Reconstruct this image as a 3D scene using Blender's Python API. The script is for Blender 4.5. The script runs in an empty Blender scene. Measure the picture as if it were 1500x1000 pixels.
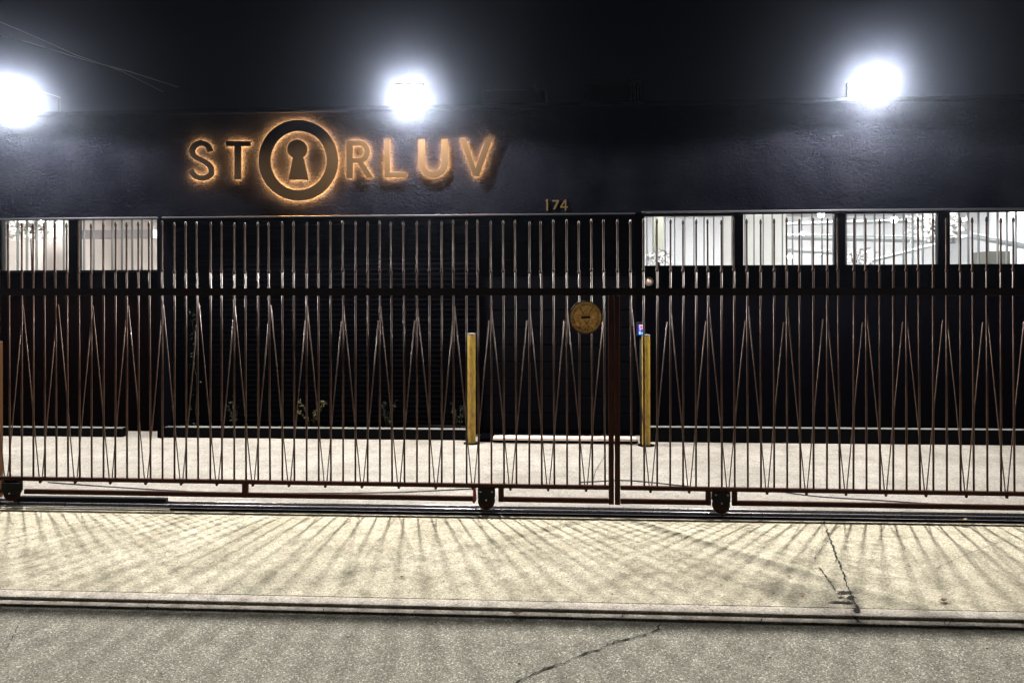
import bpy, bmesh, math, random
from mathutils import Matrix, Vector
random.seed(7)
S = bpy.context.scene
C = S.collection

# ------------------------------------------------------------------ camera
F = 1083.0; CX = 750.0; HY = 435.0; YAW = math.radians(3.4); ROLL = -0.0022; CAMZ = 1.58
cd = bpy.data.cameras.new('camera'); cam = bpy.data.objects.new('camera', cd); C.objects.link(cam)
cd.sensor_width = 36; cd.lens = F/1500*36; cd.shift_y = -65/1500; cd.clip_end = 500; cd.clip_start = 0.05
cam.matrix_world = Matrix.Translation((0, 0, CAMZ)) @ Matrix.Rotation(YAW, 4, 'Z') @ Matrix.Rotation(math.pi/2, 4, 'X') @ Matrix.Rotation(ROLL, 4, 'Z')
S.camera = cam
S.view_settings.view_transform = 'Standard'; S.view_settings.look = 'None'
S.view_settings.exposure = 0.0; S.view_settings.gamma = 1
S.cycles.max_bounces = 6; S.cycles.diffuse_bounces = 3; S.cycles.glossy_bounces = 2
S.cycles.transparent_max_bounces = 8; S.cycles.volume_bounces = 0
S.cycles.sample_clamp_indirect = 4
S.cycles.use_denoising = True

# ------------------------------------------------------------------ night sky
W = bpy.data.worlds.new("World"); S.world = W; W.use_nodes = True
wn = W.node_tree; bg = wn.nodes['Background']
sky = wn.nodes.new('ShaderNodeTexSky'); sky.sky_type = 'NISHITA'; sky.sun_disc = False
sky.sun_elevation = math.radians(-4); sky.sun_rotation = math.radians(0)
wn.links.new(sky.outputs[0], bg.inputs[0]); bg.inputs[1].default_value = 0.012

LAMP_W = 1560.0        # each wall flood lamp, watts
LAMP_Y = 7.575

def at(px, py, Y):
    """point of the photograph (1500 x 1000 px) on the vertical plane at distance Y"""
    py = py + ROLL*-1*(px-CX)
    u = (px-CX)/F; v = (HY-py)/F
    t = Y/(math.cos(YAW)+u*math.sin(YAW))
    return Vector((t*(-math.sin(YAW)+u*math.cos(YAW)), Y, CAMZ+v*t))
def gnd(px, py, z=0.0):
    py = py + ROLL*-1*(px-CX)
    u = (px-CX)/F; v = (HY-py)/F
    t = (z-CAMZ)/v
    return Vector((t*(-math.sin(YAW)+u*math.cos(YAW)), t*(math.cos(YAW)+u*math.sin(YAW)), z))

# ------------------------------------------------------------------ materials
def M(name, col, rough=.7, metal=0, spec=.5):
    m = bpy.data.materials.new(name); m.use_nodes = True
    b = m.node_tree.nodes['Principled BSDF']
    b.inputs['Base Color'].default_value = (*col, 1); b.inputs['Roughness'].default_value = rough
    b.inputs['Metallic'].default_value = metal; b.inputs['Specular IOR Level'].default_value = spec
    return m
def nd(m, t, **kw):
    n = m.node_tree.nodes.new(t)
    for k, v in kw.items():
        if k in n.inputs: n.inputs[k].default_value = v
        else: setattr(n, k, v)
    return n
def lk(m, a, b): m.node_tree.links.new(a, b)
def coord(m, scale=(1, 1, 1)):
    tc = nd(m, 'ShaderNodeTexCoord'); mp = nd(m, 'ShaderNodeMapping'); mp.inputs['Scale'].default_value = scale
    lk(m, tc.outputs['Object'], mp.inputs[0]); return mp.outputs[0]
def noise(m, co, scale, detail=4, rough=.6):
    n = nd(m, 'ShaderNodeTexNoise'); n.inputs['Scale'].default_value = scale
    n.inputs['Detail'].default_value = detail; n.inputs['Roughness'].default_value = rough
    lk(m, co, n.inputs['Vector']); return n.outputs['Fac']
def ramp(m, fac, stops):
    r = nd(m, 'ShaderNodeValToRGB'); e = r.color_ramp.elements
    while len(e) < len(stops): e.new(.5)
    for i, (p, c) in enumerate(stops):
        e[i].position = p; e[i].color = (*c, 1)
    lk(m, fac, r.inputs[0]); return r.outputs[0]
def mix(m, a, b, fac, mode='MIX'):
    n = nd(m, 'ShaderNodeMix'); n.data_type = 'RGBA'; n.blend_type = mode
    for sock, v in ((n.inputs[0], fac), (n.inputs[6], a), (n.inputs[7], b)):
        if hasattr(v, 'links'): lk(m, v, sock)
        else: sock.default_value = v if isinstance(v, (int, float)) else (*v, 1)
    return n.outputs[2]
def math_(m, op, a, b=0.0):
    n = nd(m, 'ShaderNodeMath'); n.operation = op
    for s, v in zip(n.inputs, (a, b)):
        if hasattr(v, 'links'): lk(m, v, s)
        else: s.default_value = v
    return n.outputs[0]
def bump(m, h, strength, dist):
    n = nd(m, 'ShaderNodeBump'); n.inputs['Strength'].default_value = strength; n.inputs['Distance'].default_value = dist
    lk(m, h, n.inputs['Height']); lk(m, n.outputs[0], m.node_tree.nodes['Principled BSDF'].inputs['Normal'])
def base(m, c): lk(m, c, m.node_tree.nodes['Principled BSDF'].inputs['Base Color'])
def emit(name, col, strength):
    m = M(name, col); b = m.node_tree.nodes['Principled BSDF']
    b.inputs['Emission Color'].default_value = (*col, 1); b.inputs['Emission Strength'].default_value = strength
    return m

def concrete(name, lo, hi, stain, fine=220, gl=.85):
    m = M(name, hi, gl); co = coord(m)
    c = ramp(m, noise(m, co, 2.2, 6, .7), [(.3, lo), (.7, hi)])
    st = ramp(m, noise(m, co, 6.5, 5, .75), [(.50, (0, 0, 0)), (.66, (1, 1, 1))])
    c = mix(m, c, stain, math_(m, 'MULTIPLY', st, .55))
    sp = noise(m, co, fine, 2, .8)
    c = mix(m, c, ramp(m, sp, [(.3, (.2, .18, .15)), (.47, (.95, .95, .95)), (.7, (1.35, 1.35, 1.3))]), .85, 'MULTIPLY')
    v = nd(m, 'ShaderNodeTexVoronoi', Scale=105.0); lk(m, co, v.inputs['Vector'])
    cell = nd(m, 'ShaderNodeSeparateColor'); lk(m, v.outputs['Color'], cell.inputs[0])
    c = mix(m, c, ramp(m, cell.outputs[0], [(0, (.45, .42, .36)), (.25, (.85, .84, .82)), (.8, (1.1, 1.1, 1.08)), (1, (1.45, 1.45, 1.4))]), .8, 'MULTIPLY')
    dk = ramp(m, noise(m, co, .9, 8, .78), [(.38, (.62, .60, .55)), (.55, (1, 1, 1))])
    c = mix(m, c, dk, .6, 'MULTIPLY')
    base(m, c)
    bump(m, math_(m, 'ADD', sp, math_(m, 'MULTIPLY', noise(m, co, 60, 4, .7), 1.5)), .55, .004)
    return m
APRON = concrete('apron_concrete', (.40, .365, .265), (.64, .59, .46), (.17, .16, .10), 130)
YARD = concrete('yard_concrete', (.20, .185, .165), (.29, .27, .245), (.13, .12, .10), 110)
CURB = concrete('kerb_concrete', (.50, .45, .39), (.66, .61, .54), (.34, .31, .26))
def asphalt():
    m = M('asphalt', (.1, .1, .1), .9); co = coord(m)
    v = nd(m, 'ShaderNodeTexVoronoi', Scale=190.0); lk(m, co, v.inputs['Vector'])
    cell = nd(m, 'ShaderNodeSeparateColor'); lk(m, v.outputs['Color'], cell.inputs[0])
    c = ramp(m, cell.outputs[0], [(0, (.13, .12, .093)), (.5, (.265, .252, .205)), (.9, (.40, .39, .34)), (1, (.85, .85, .8))])
    c = mix(m, c, ramp(m, noise(m, co, 1.3, 5, .7), [(.3, (.82, .81, .76)), (.7, (1.12, 1.11, 1.05))]), 1.0, 'MULTIPLY')
    c = mix(m, c, ramp(m, noise(m, co, 420, 2, .8), [(.3, (.5, .5, .5)), (.65, (1.2, 1.2, 1.2))]), .8, 'MULTIPLY')
    base(m, c)
    bump(m, math_(m, 'SUBTRACT', noise(m, co, 260, 3, .8), v.outputs['Distance']), .5, .004)
    return m
ASPH = asphalt()
def stucco():
    m = M('dark_stucco', (.03, .03, .04),   .8, 0, 0.0); co = coord(m)
    w = nd(m, 'ShaderNodeMapping'); w.inputs['Scale'].default_value = (1, 1, 1.6)
    tc = nd(m, 'ShaderNodeTexCoord'); lk(m, tc.outputs['Object'], w.inputs[0])
    n = nd(m, 'ShaderNodeTexNoise'); n.inputs['Scale'].default_value = 24; n.inputs['Detail'].default_value = 8
    n.inputs['Roughness'].default_value = .68; n.inputs['Distortion'].default_value = .9
    lk(m, w.outputs[0], n.inputs['Vector'])
    n2 = noise(m, co, 3.2, 3, .5)
    base(m, ramp(m, noise(m, co, 1.7, 4, .6), [(.3, (.0013, .0015, .0030)), (.7, (.0062, .0065, .0090))]))
    h = math_(m, 'ADD', n.outputs['Fac'], math_(m, 'MULTIPLY', n2, 1.4))
    bump(m, h, 1.0, .16)
    return m
STUCCO = stucco()
def lowwall(name, col):
    m = M(name, col, .9, 0, .0); co = coord(m)
    base(m, mix(m, tuple(c*.6 for c in col), col, noise(m, co, 4, 5, .6)))
    bump(m, noise(m, co, 50, 5, .6), .3, .005); return m
LOW = lowwall('black_wall_paint', (.0012, .0012, .002)); LOWRED = lowwall('dark_red_wall_paint', (.0015, .0006, .0005))
def rust(name, a, b, c_, metal=.55, rough=.42):
    m = M(name, a, rough, metal); co = coord(m, (1, 1, .35))
    f = noise(m, co, 38, 6, .75)
    base(m, ramp(m, f, [(.33, a), (.52, b), (.68, c_)]))
    r = ramp(m, f, [(.35, (rough-.10,)*3), (.7, (rough+.25,)*3)])
    lk(m, r, m.node_tree.nodes['Principled BSDF'].inputs['Roughness'])
    if metal == 0: m.node_tree.nodes['Principled BSDF'].inputs['Specular IOR Level'].default_value = .15 if 'rail' in name else .3
    m.node_tree.nodes['Principled BSDF'].inputs['Specular Tint'].default_value = (1, .80, .64, 1)
    bump(m, noise(m, co, 120, 3, .7), .25, .002); return m
BAR = rust('rusty_bar_steel', (.060, .038, .028), (.036, .015, .009), (.05, .009, .003), .0, .40)
RAIL = rust('rusty_rail_steel', (.02, .009, .007), (.035, .010, .006), (.08, .016, .005), .0, .6)
TOPR = rust('black_rail_steel', (.005, .003, .003), (.007, .003, .002), (.015, .004, .002), .0, .7)
ROD = rust('rod_steel', (.10, .078, .062), (.07, .04, .028), (.07, .02, .008), .0, .34)
TRACK = rust('track_steel', (.32, .34, .38), (.24, .24, .26), (.14, .09, .06), .85, .3)
BLACK = M('black_metal', (.006, .006, .0065), .6, 0, .12); RUB = M('black_plastic', (.01, .01, .01), .6)
REDP = M('red_painted_steel', (.22, .012, .01), .5)
BRASS = M('brushed_bronze', (.30, .17, .065), .42, .6)
def goldish():
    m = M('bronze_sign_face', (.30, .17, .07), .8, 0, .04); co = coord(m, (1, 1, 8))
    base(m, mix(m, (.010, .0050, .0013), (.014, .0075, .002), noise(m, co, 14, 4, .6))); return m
FACE = goldish()
GOLD = M('gold_numeral', (.20, .14, .06), .35, .9)
HALO = emit('warm_led_strip', (1, .47, .13), 2100)
CRACK = M('crack_dirt', (.012, .010, .008), .95)

# ------------------------------------------------------------------ mesh builder
class MB:
    def __init__(s): s.v = []; s.f = []; s.sm = []
    def add(s, vs, fs, smooth=False):
        o = len(s.v); s.v += [tuple(v) for v in vs]
        s.f += [tuple(i+o for i in f) for f in fs]; s.sm += [smooth]*len(fs); return s
    def box(s, x0, x1, y0, y1, z0, z1):
        vs = [(x, y, z) for z in (z0, z1) for y in (y0, y1) for x in (x0, x1)]
        return s.add(vs, [(0, 2, 3, 1), (4, 5, 7, 6), (0, 1, 5, 4), (2, 6, 7, 3), (0, 4, 6, 2), (1, 3, 7, 5)])
    def bbox(s, x0, x1, y0, y1, z0, z1, b=.003):
        """box with chamfered long edges"""
        pts = []
        for z in (z0+b, z1-b): pass
        # chamfered in all directions through bmesh
        bm = bmesh.new(); bmesh.ops.create_cube(bm, size=1)
        for v in bm.verts: v.co = Vector(((x0+x1)/2+v.co.x*(x1-x0), (y0+y1)/2+v.co.y*(y1-y0), (z0+z1)/2+v.co.z*(z1-z0)))
        bmesh.ops.bevel(bm, geom=list(bm.edges), offset=b, segments=1, affect='EDGES')
        bm.verts.index_update()
        s.add([v.co[:] for v in bm.verts], [[v.index for v in f.verts] for f in bm.faces]); bm.free(); return s
    def tube(s, pts, r, n=8, cap=True, r2=None):
        pts = [Vector(p) for p in pts]; rings = []; k = len(pts)
        rs = r if isinstance(r, (list, tuple)) else [r if r2 is None else r+(r2-r)*i/(k-1) for i in range(k)]
        prev = None; o = []
        for i, p in enumerate(pts):
            d = (pts[min(i+1, k-1)]-pts[max(i-1, 0)])
            d = d.normalized() if d.length > 1e-9 else Vector((0, 0, 1))
            if prev is None:
                a = Vector((1, 0, 0)) if abs(d.x) < .9 else Vector((0, 0, 1))
            else: a = prev
            a = (a-d*a.dot(d)).normalized(); prev = a; b = d.cross(a)
            o += [p+(a*math.cos(t)+b*math.sin(t))*rs[i] for t in [2*math.pi*j/n for j in range(n)]]
        fs = [(i*n+j, i*n+(j+1) % n, (i+1)*n+(j+1) % n, (i+1)*n+j) for i in range(k-1) for j in range(n)]
        s.add(o, fs, True)
        if cap:
            m = len(s.v)-len(o)
            s.f += [tuple(m+j for j in reversed(range(n))), tuple(m+(k-1)*n+j for j in range(n))]; s.sm += [False, False]
        return s
    def lathe(s, c, prof, n=24, axis='Z'):
        c = Vector(c); o = []
        for (r, h) in prof:
            for j in range(n):
                t = 2*math.pi*j/n
                if axis == 'Z': o.append(c+Vector((r*math.cos(t), r*math.sin(t), h)))
                else: o.append(c+Vector((r*math.cos(t), h, r*math.sin(t))))
        k = len(prof)
        fs = []
        for i in range(k-1):
            for j in range(n):
                q = (i*n+j, i*n+(j+1) % n, (i+1)*n+(j+1) % n, (i+1)*n+j)
                fs.append(q if axis == 'Z' else q[::-1])
        s.add(o, fs, False); return s
    def build(s, name, mat, parent=None, loc=None, off=None):
        me = bpy.data.meshes.new(name)
        d = Vector(off) if off is not None else (Vector(parent['_o']) if parent is not None and '_o' in parent else (Vector(loc) if loc else Vector((0, 0, 0))))
        me.from_pydata([tuple(Vector(v)-d) for v in s.v], [], s.f); me.update()
        me.polygons.foreach_set('use_smooth', s.sm)
        me.materials.append(mat)
        o = bpy.data.objects.new(name, me); C.objects.link(o)
        if parent is not None:
            o.parent = parent; o['_o'] = tuple(d)
        elif loc: o.location = loc; o['_o'] = tuple(d)
        return o
def tag(o, label, cat, group=None, kind=None):
    if label: o['label'] = label
    if cat: o['category'] = cat
    if group: o['group'] = group
    if kind: o['kind'] = kind
    return o
def thing(name, label, cat, loc, group=None):
    o = bpy.data.objects.new(name, None); C.objects.link(o); o.location = loc; o['_o'] = tuple(loc)
    o.empty_display_size = .1
    return tag(o, label, cat, group)
def struct(o): o['kind'] = 'structure'; return o

def grid(mb, x0, x1, y0, y1, z, nx=1, ny=1):
    vs = [(x0+(x1-x0)*i/nx, y0+(y1-y0)*j/ny, z) for j in range(ny+1) for i in range(nx+1)]
    mb.add(vs, [(j*(nx+1)+i, j*(nx+1)+i+1, (j+1)*(nx+1)+i+1, (j+1)*(nx+1)+i) for j in range(ny) for i in range(nx)])
    return mb

# ------------------------------------------------------------------ ground
YK = gnd(750, 890).y; YJ = gnd(750, 879).y; YG = gnd(750, 901, -.014).y
struct(grid(MB(), -60, 60, -40, 90, -.40).build('ground', ASPH))
struct(MB().box(-40, 40, -12, YG, -.2, -.025).build('road', ASPH))
struct(MB().box(-40, 40, YG+.0006, YK-.0006, -.2, -.014).build('gutter', CURB))
struct(MB().bbox(-40, 40, YK, YJ-.003, -.2, 0, .002).build('kerb', CURB))
struct(MB().box(-40, 40, YJ+.003, 5.52, -.2, 0).build('driveway_apron', APRON))
struct(MB().box(-40, 40, 5.5206, 8.70, -.2, 0).build('courtyard', YARD))

def crack(name, pts, w, z=.004, label=None):
    w *= 1.45
    """jagged dark gap along ground points"""
    P = []
    for a, b in zip(pts[:-1], pts[1:]):
        a, b = Vector(a), Vector(b); n = max(2, int((b-a).length/.018))
        for i in range(n):
            q = a.lerp(b, i/n); q += Vector((random.uniform(-1, 1), random.uniform(-1, 1), 0))*w*1.1; P.append(q)
    P.append(Vector(pts[-1])); vs = []; fs = []
    for i, p in enumerate(P):
        d = (P[min(i+1, len(P)-1)]-P[max(i-1, 0)]); d.z = 0; d.normalize(); nn = Vector((-d.y, d.x, 0))
        ww = w*random.uniform(.15, 1.25)*(1 if 0 < i < len(P)-1 else .1)
        vs += [p+nn*ww+Vector((0, 0, z-p.z+zb(p))), p-nn*ww+Vector((0, 0, z-p.z+zb(p)))]
    for i in range(len(P)-1): fs.append((2*i, 2*i+1, 2*i+3, 2*i+2))
    o = MB().add(vs, fs).build(name, CRACK); struct(o); return o
def zb(p): return 0 if p.y > YK else (-.014 if p.y > YG else -.025)
g = lambda *pp: [gnd(*p) for p in pp]
crack('apron_crack', g((1206, 763), (1212, 782), (1228, 823), (1249, 880), (1257, 897)), .0035)
crack('apron_crack', g((1199, 831), (1207, 842), (1224, 866), (1245, 869)), .003)
crack('apron_crack', g((1208, 797), (1196, 812), (1192, 820)), .002)
crack('apron_crack', g((1215, 790), (1225, 818), (1221, 826)), .0015)
crack('kerb_crack', [gnd(1251, 884), gnd(1256, 893)], .006)
crack('gutter_crack', [gnd(1248, 904, -.014), gnd(1256, 910, -.014), gnd(1264, 912, -.014)], .006)
crack('road_crack', [gnd(x, y, -.025) for x, y in ((967, 914), (962, 922), (953, 927), (933, 933), (890, 943), (877, 951), (853, 958), (820, 973), (797, 980), (777, 988), (756, 999), (740, 1012))], .0038, .004)
crack('road_crack', [gnd(x, y, -.025) for x, y in ((30, 908), (8, 952), (-20, 960))], .0012)
crack('apron_crack', g((1370, 833), (1415, 812), (1462, 795), (1500, 782)), .0012)
crack('apron_crack', g((1216, 784), (1300, 786), (1400, 790), (1500, 795)), .0012)
crack('courtyard_crack', g((745, 691), (708, 700)), .003)
crack('courtyard_crack', g((867, 705), (872, 690), (885, 668)), .003)
crack('kerb_crack', [gnd(1385, 907, -.014), gnd(1382, 917, -.014)], .002)
for px in (-60, 210, 468, 700, 905, 1110, 1385): crack('gutter_joint', [gnd(px+6, 893+px*.02-12, -.014)+Vector((0, 0, 0)), gnd(px+3, 901+px*.02-12, -.014)], .0016)
for k in range(26):
    px, py = random.uniform(0, 1500), random.uniform(775, 870); L_ = random.uniform(4, 16)
    crack('apron_hairline', g((px, py), (px+L_*.5, py+random.uniform(-2, 2)), (px+L_, py+random.uniform(-4, 4))), .0007)
# broken-out hole beside the joint: dark pit sheets with crumbs
pit = MB()
for (cx, cy, w, h) in ((1237, 867, 15, 2.6), (1246, 874, 7, 3.0), (1228, 881, 14, 1.5), (1242, 882, 9, 2.4), (1254, 893, 6, 3.4), (1231, 874, 5, 1.0)):
    ring = []
    for k in range(18):
        t = 2*math.pi*k/18; q = random.uniform(.55, 1.2)
        ring.append(gnd(cx+w*q*math.cos(t), cy+h*q*math.sin(t), .003+.0004*cx % .002))
    pit.add(ring, [tuple(reversed(range(18)))])
struct(pit.build('apron_pothole', CRACK))
crumbs = MB()
for k in range(70):
    p = gnd(random.gauss(1240, 12), random.gauss(877, 6)); r = random.uniform(.003, .009)
    crumbs.add([p+Vector((random.uniform(-r, r), random.uniform(-r, r), r*random.uniform(0, 1))) for _ in range(4)], [(0, 1, 2), (0, 2, 3), (0, 3, 1), (1, 3, 2)])
tag(crumbs.build('concrete_crumbs', CURB), 'loose crumbs of broken concrete around the hole in the apron', 'rubble', kind='stuff')
spk = MB()
for k in range(420):
    y = random.uniform(.6, 3.6) if k % 3 else random.uniform(YG-.2, YG); x = random.uniform(-4, 4)
    r = random.uniform(.0015, .004); p = Vector((x, y, -.025))
    spk.add([p+Vector((random.uniform(-r, r), random.uniform(-r, r), r*random.uniform(0, 1.2))) for _ in range(4)], [(0, 1, 2), (0, 2, 3), (0, 3, 1), (1, 3, 2)])
tag(spk.build('loose_gravel', M('pale_grit', (.6, .6, .57), .5)), 'scattered pale grit on the asphalt road', 'grit', kind='stuff')

bits = MB()
for k in range(150):
    p = gnd(random.uniform(-20, 1520), random.uniform(757, 1000)**1.0); p.z = zb(p)+.002; q = random.uniform(.003, .009); a = random.uniform(0, 6.28)
    d1 = Vector((math.cos(a), math.sin(a), .1))*q; d2 = Vector((-math.sin(a), math.cos(a), .25))*q*.45
    bits.add([p-d1, p-d2, p+d1, p+d2+Vector((0, 0, q*.3))], [(0, 1, 2), (0, 2, 3)])
tag(bits.build('leaf_litter', M('litter_brown', (.09, .05, .025), .8)), 'tiny dark leaf crumbs strewn over the apron and road', 'litter', kind='stuff')
LEAF = M('dry_leaf_brown', (.22, .10, .04), .7)
def dry_leaf(px, py, size, rot, label, z=0, mat=LEAF):
    p = gnd(px, py, z); m = MB(); vs = []; n = 7
    for i in range(n):
        t = i/(n-1); w = math.sin(math.pi*min(t*1.05, 1))*.36*size*(1+.25*random.uniform(-1, 1))
        a = size*(t-.5); lift = abs(t-.5)*size*.45
        vs += [(a, w, lift+.3*w+.004), (a, 0, lift+.004), (a, -w, lift+.55*w+.004)]
    fs = []
    for i in range(n-1):
        for j in (0, 1): q = i*3+j; fs.append((q, q+1, q+4, q+3))
    R = Matrix.Rotation(rot, 3, 'Z')
    m.add([R @ Vector(v) + p for v in vs], fs)
    m.tube([R @ Vector((-.5*size, 0, .22*size))+p, R @ Vector((-.8*size, .05*size, .01))+p], .0012, 5)
    tag(m.build('dry_leaf', mat, loc=tuple(p)), label, 'leaf', 'dry leaves on the ground')
dry_leaf(1381, 881, .05, .5, 'curled brown leaf on the apron right of the broken hole')
dry_leaf(757, 901, .055, .1, 'pale curled leaf lying in the gutter strip', -.014, M('pale_leaf', (.5, .38, .27), .7))
dry_leaf(272, 741, .05, .3, 'pale pink leaf lying by the gate track near the left end', 0, M('pink_leaf', (.6, .33, .25), .7))
dry_leaf(1410, 763, .06, .2, 'tan leaf resting on the gate track toward the right end', .03, M('tan_leaf', (.4, .28, .15), .7))
dry_leaf(1165, 749, .05, -.4, 'small brown leaf behind the track right of the second wheel')
dry_leaf(588, 846, .03, .5, 'tiny brown leaf on the apron in the middle')
dry_leaf(1155, 845, .025, 0, 'tiny tan leaf on the apron left of the crack')
dry_leaf(1176, 872, .03, -.5, 'small orange leaf between apron crack and kerb', 0, M('orange_leaf', (.45, .2, .07), .7))

# ------------------------------------------------------------------ building
WY = 8.10; LY = 8.50
def X(px, Y): return at(px, 435, Y).x
def Z(py, Y, px=750): return at(px, py, Y).z
ZB = Z(313, WY); ZP = Z(160, WY)
b = thing('building', 'low dark stucco building with lit windows and recessed lower wall behind the gate', 'building', (0, WY, 0))
mb = MB(); mb.box(-30, 30, WY, WY+.28, ZB, ZP)
mb.build('upper_wall', STUCCO, b)
MB().bbox(-30, 30, WY-.05, WY+.34, ZP+.003, ZP+.05, .008).build('parapet_cap', M('dark_flashing', (.004, .004, .006), .8, 0, 0), b)
MB().box(-30, 30, WY+.285, 17, ZP-.3, ZP-.18).build('roof', M('roof_felt', (.02, .02, .022), .9), b)
TRIM = M('dark_trim', (.012, .012, .016), .5, .2)
MB().bbox(-30, X(232, WY), WY-.018, WY+.05, ZB-.02, ZB-.003, .003).build('trim', TRIM, b)
MB().bbox(X(238, WY), X(930, WY), WY-.012, WY+.05, ZB-.018, ZB-.003, .003).build('trim', TRIM, b)
MB().bbox(X(941, WY), 30, WY-.018, WY+.05, ZB-.006, ZB+.012, .003).build('trim', TRIM, b)
ZC = Z(306, LY)
MB().box(-30, 30, WY+.29, LY+.2, ZC+.003, ZC+.08).build('soffit', LOW, b)
# lower wall strips and piers
wins = [(-135, -8, 321, 396), (0-2, 102, 320, 396), (111, 230, 319, 395.5), (943, 1076, 316.5, 390.7), (1088, 1226, 311, 390.7), (1238, 1378, 312.5, 390), (1390, 1530, 307.5, 388), (1542, 1690, 307, 388)]
def wallbox(x0, x1, z0, z1, name='lower_wall', mat=LOW): MB().box(x0, x1, LY, LY+.14, z0, z1).build(name, mat, b)
zs_l = Z(396, LY); zs_r = Z(390, LY); zt = ZC
wallbox(-30, X(-135, LY), 0, zt)
wallbox(X(-135, LY)+.0005, X(230, LY), 0, zs_l, mat=LOWRED)
wallbox(X(230, LY)+.0005, X(943, LY), 0, zt)
wallbox(X(943, LY)+.0005, X(1690, LY), 0, zs_r)
wallbox(X(1690, LY)+.0005, 30, 0, zt)
def wpier(p0, p1, zb_):
    MB().box(X(p0, LY)+.001, X(p1, LY)-.001, LY-.02, LY+.12, zb_+.001, zt).build('pier', LOW, b)
for p0, p1 in ((-8, -2), (102, 111)): wpier(p0, p1, zs_l)
for p0, p1 in ((1076, 1088), (1226, 1238), (1378, 1390), (1530, 1542)): wpier(p0, p1, zs_r)
def glass():
    m = bpy.data.materials.new('window_glass'); m.use_nodes = True; t = m.node_tree; t.nodes.clear()
    o = t.nodes.new('ShaderNodeOutputMaterial'); mx = t.nodes.new('ShaderNodeMixShader')
    tr = t.nodes.new('ShaderNodeBsdfTransparent'); gl = t.nodes.new('ShaderNodeBsdfGlossy')
    tr.inputs[0].default_value = (.96, .97, .96, 1); gl.inputs['Roughness'].default_value = .02
    fr = t.nodes.new('ShaderNodeFresnel'); fr.inputs[0].default_value = 1.5
    t.links.new(fr.outputs[0], mx.inputs[0]); t.links.new(tr.outputs[0], mx.inputs[1]); t.links.new(gl.outputs[0], mx.inputs[2])
    t.links.new(mx.outputs[0], o.inputs[0]); return m
GLASS = glass(); FRAME = M('window_frame_black', (.015, .015, .02), .4, .3)
MULL = M('thin_window_bar', (.16, .17, .17), .5)
for k, (p0, p1, t0, t1) in enumerate(wins):
    left = p1 < 400
    x0, x1 = X(p0, LY)+.003, X(p1, LY)-.003; z1 = at((p0+p1)/2, t0, LY+.03).z; z0 = at((p0+p1)/2, t1, LY+.03).z
    ft = .012
    fm = MB()
    fm.box(x0, x1, LY+.03, LY+.09, z1, zt-.002); fm.box(x0, x1, LY+.03, LY+.09, (zs_l if left else zs_r)+.002, z0)
    fm.box(x0, x0+ft, LY+.031, LY+.089, z0, z1); fm.box(x1-ft, x1, LY+.031, LY+.089, z0, z1)
    w = fm.build('window', FRAME, b)
    MB().box(x0+ft, x1-ft, LY+.055, LY+.061, z0, z1).build('pane', GLASS, w)
    vb = MB(); px = p0+6; n = 0
    while px < p1-4:
        xx = X(px, LY); vb.box(xx-.003, xx+.003, LY+.064, LY+.10, z0+.001, z1-.001); px += random.choice((13.5, 14.2, 15))
    vb.build('glazing_bar', MULL, w)
# column and louvred screen
MB().bbox(X(231, WY), X(238, WY), WY-.02, LY-.003, 0, ZB-.024, .006).build('column', LOW, b)
lv = MB(); xs0, xs1 = X(241, 8.32), X(700, 8.32)
z = Z(640, 8.3)+.16
while z < ZB-.05:
    lv.add([(xs0, 8.30, z), (xs1, 8.30, z), (xs1, 8.335, z+.052), (xs0, 8.335, z+.052), (xs0, 8.315, z-.002), (xs1, 8.315, z-.002), (xs1, 8.345, z+.050), (xs0, 8.345, z+.050)],
           [(0, 1, 2, 3), (5, 4, 7, 6), (0, 4, 5, 1), (3, 2, 6, 7), (0, 3, 7, 4), (1, 5, 6, 2)]); z += .0575
lv.build('slatted_screen', M('black_slat_paint', (.0007, .0007, .001), .9, 0, .0), b)
ds = MB(); x0, x1 = X(703, 8.4), X(932, 8.4)
ds.box(x0, x1, 8.42, 8.46, .062, 2.42)
for k in range(12): ds.bbox(x0, x1, 8.408, 8.4195, .07+k*.195, .07+k*.195+.18, .004)
ds.build('door', M('black_door_paint', (.0015, .0015, .002), .6, 0, .0), b)
MB().bbox(X(722, 8.0), X(932, 8.0), 7.97, 8.12, .034, .062, .004).build('door_sill', M('pale_sill', (.62, .5, .44), .6), b)
MB().box(X(700, 8.0), X(934, 8.0), 8.03, 8.40, .0005, .0335).build('threshold', LOW, b)

# interiors behind the two window bands
INW = M('interior_white', (.64, .64, .65), .8); INP = M('interior_warm', (.52, .47, .45), .8)
def room(x0, x1, wallm, warm, tint):
    yb = 14.6; zc = 3.12
    r = MB(); r.box(x0, x1, yb, yb+.1, 0, zc)
    r.build('interior_back_wall', wallm, b)
    MB().box(x0, x1, LY+.145, yb, zc, zc+.05).build('interior_ceiling', INW, b)
    MB().box(x0, x1, LY+.145, yb, -.05, -.003).build('interior_floor', M('interior_floor_grey', (.4, .4, .38), .6), b)
    MB().box(x0-.1, x0-.001, LY+.145, yb, 0, zc).build('interior_side_wall', wallm, b)
    MB().box(x1+.001, x1+.1, LY+.145, yb, 0, zc).build('interior_side_wall', wallm, b)
    sm_ = emit('strip_light_white', tint, warm)
    for yy in (8.95, 12.4):  # near row added to brighten the leaf clusters
        n = int((x1-x0)/1.3)
        for k in range(n):
            xx = x0+.5+k*1.3; MB().box(xx, xx+1.0, yy, yy+.14, zc-.06, zc-.02).build('strip_light', sm_, b)
LS = 100.0
room(X(938, LY), X(1690, LY)+1, INW, LS, (1, .985, 1))
room(X(-135, LY)-1, X(231, LY)-.02, INP, LS*1.1, (1, .97, .93))
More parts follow.
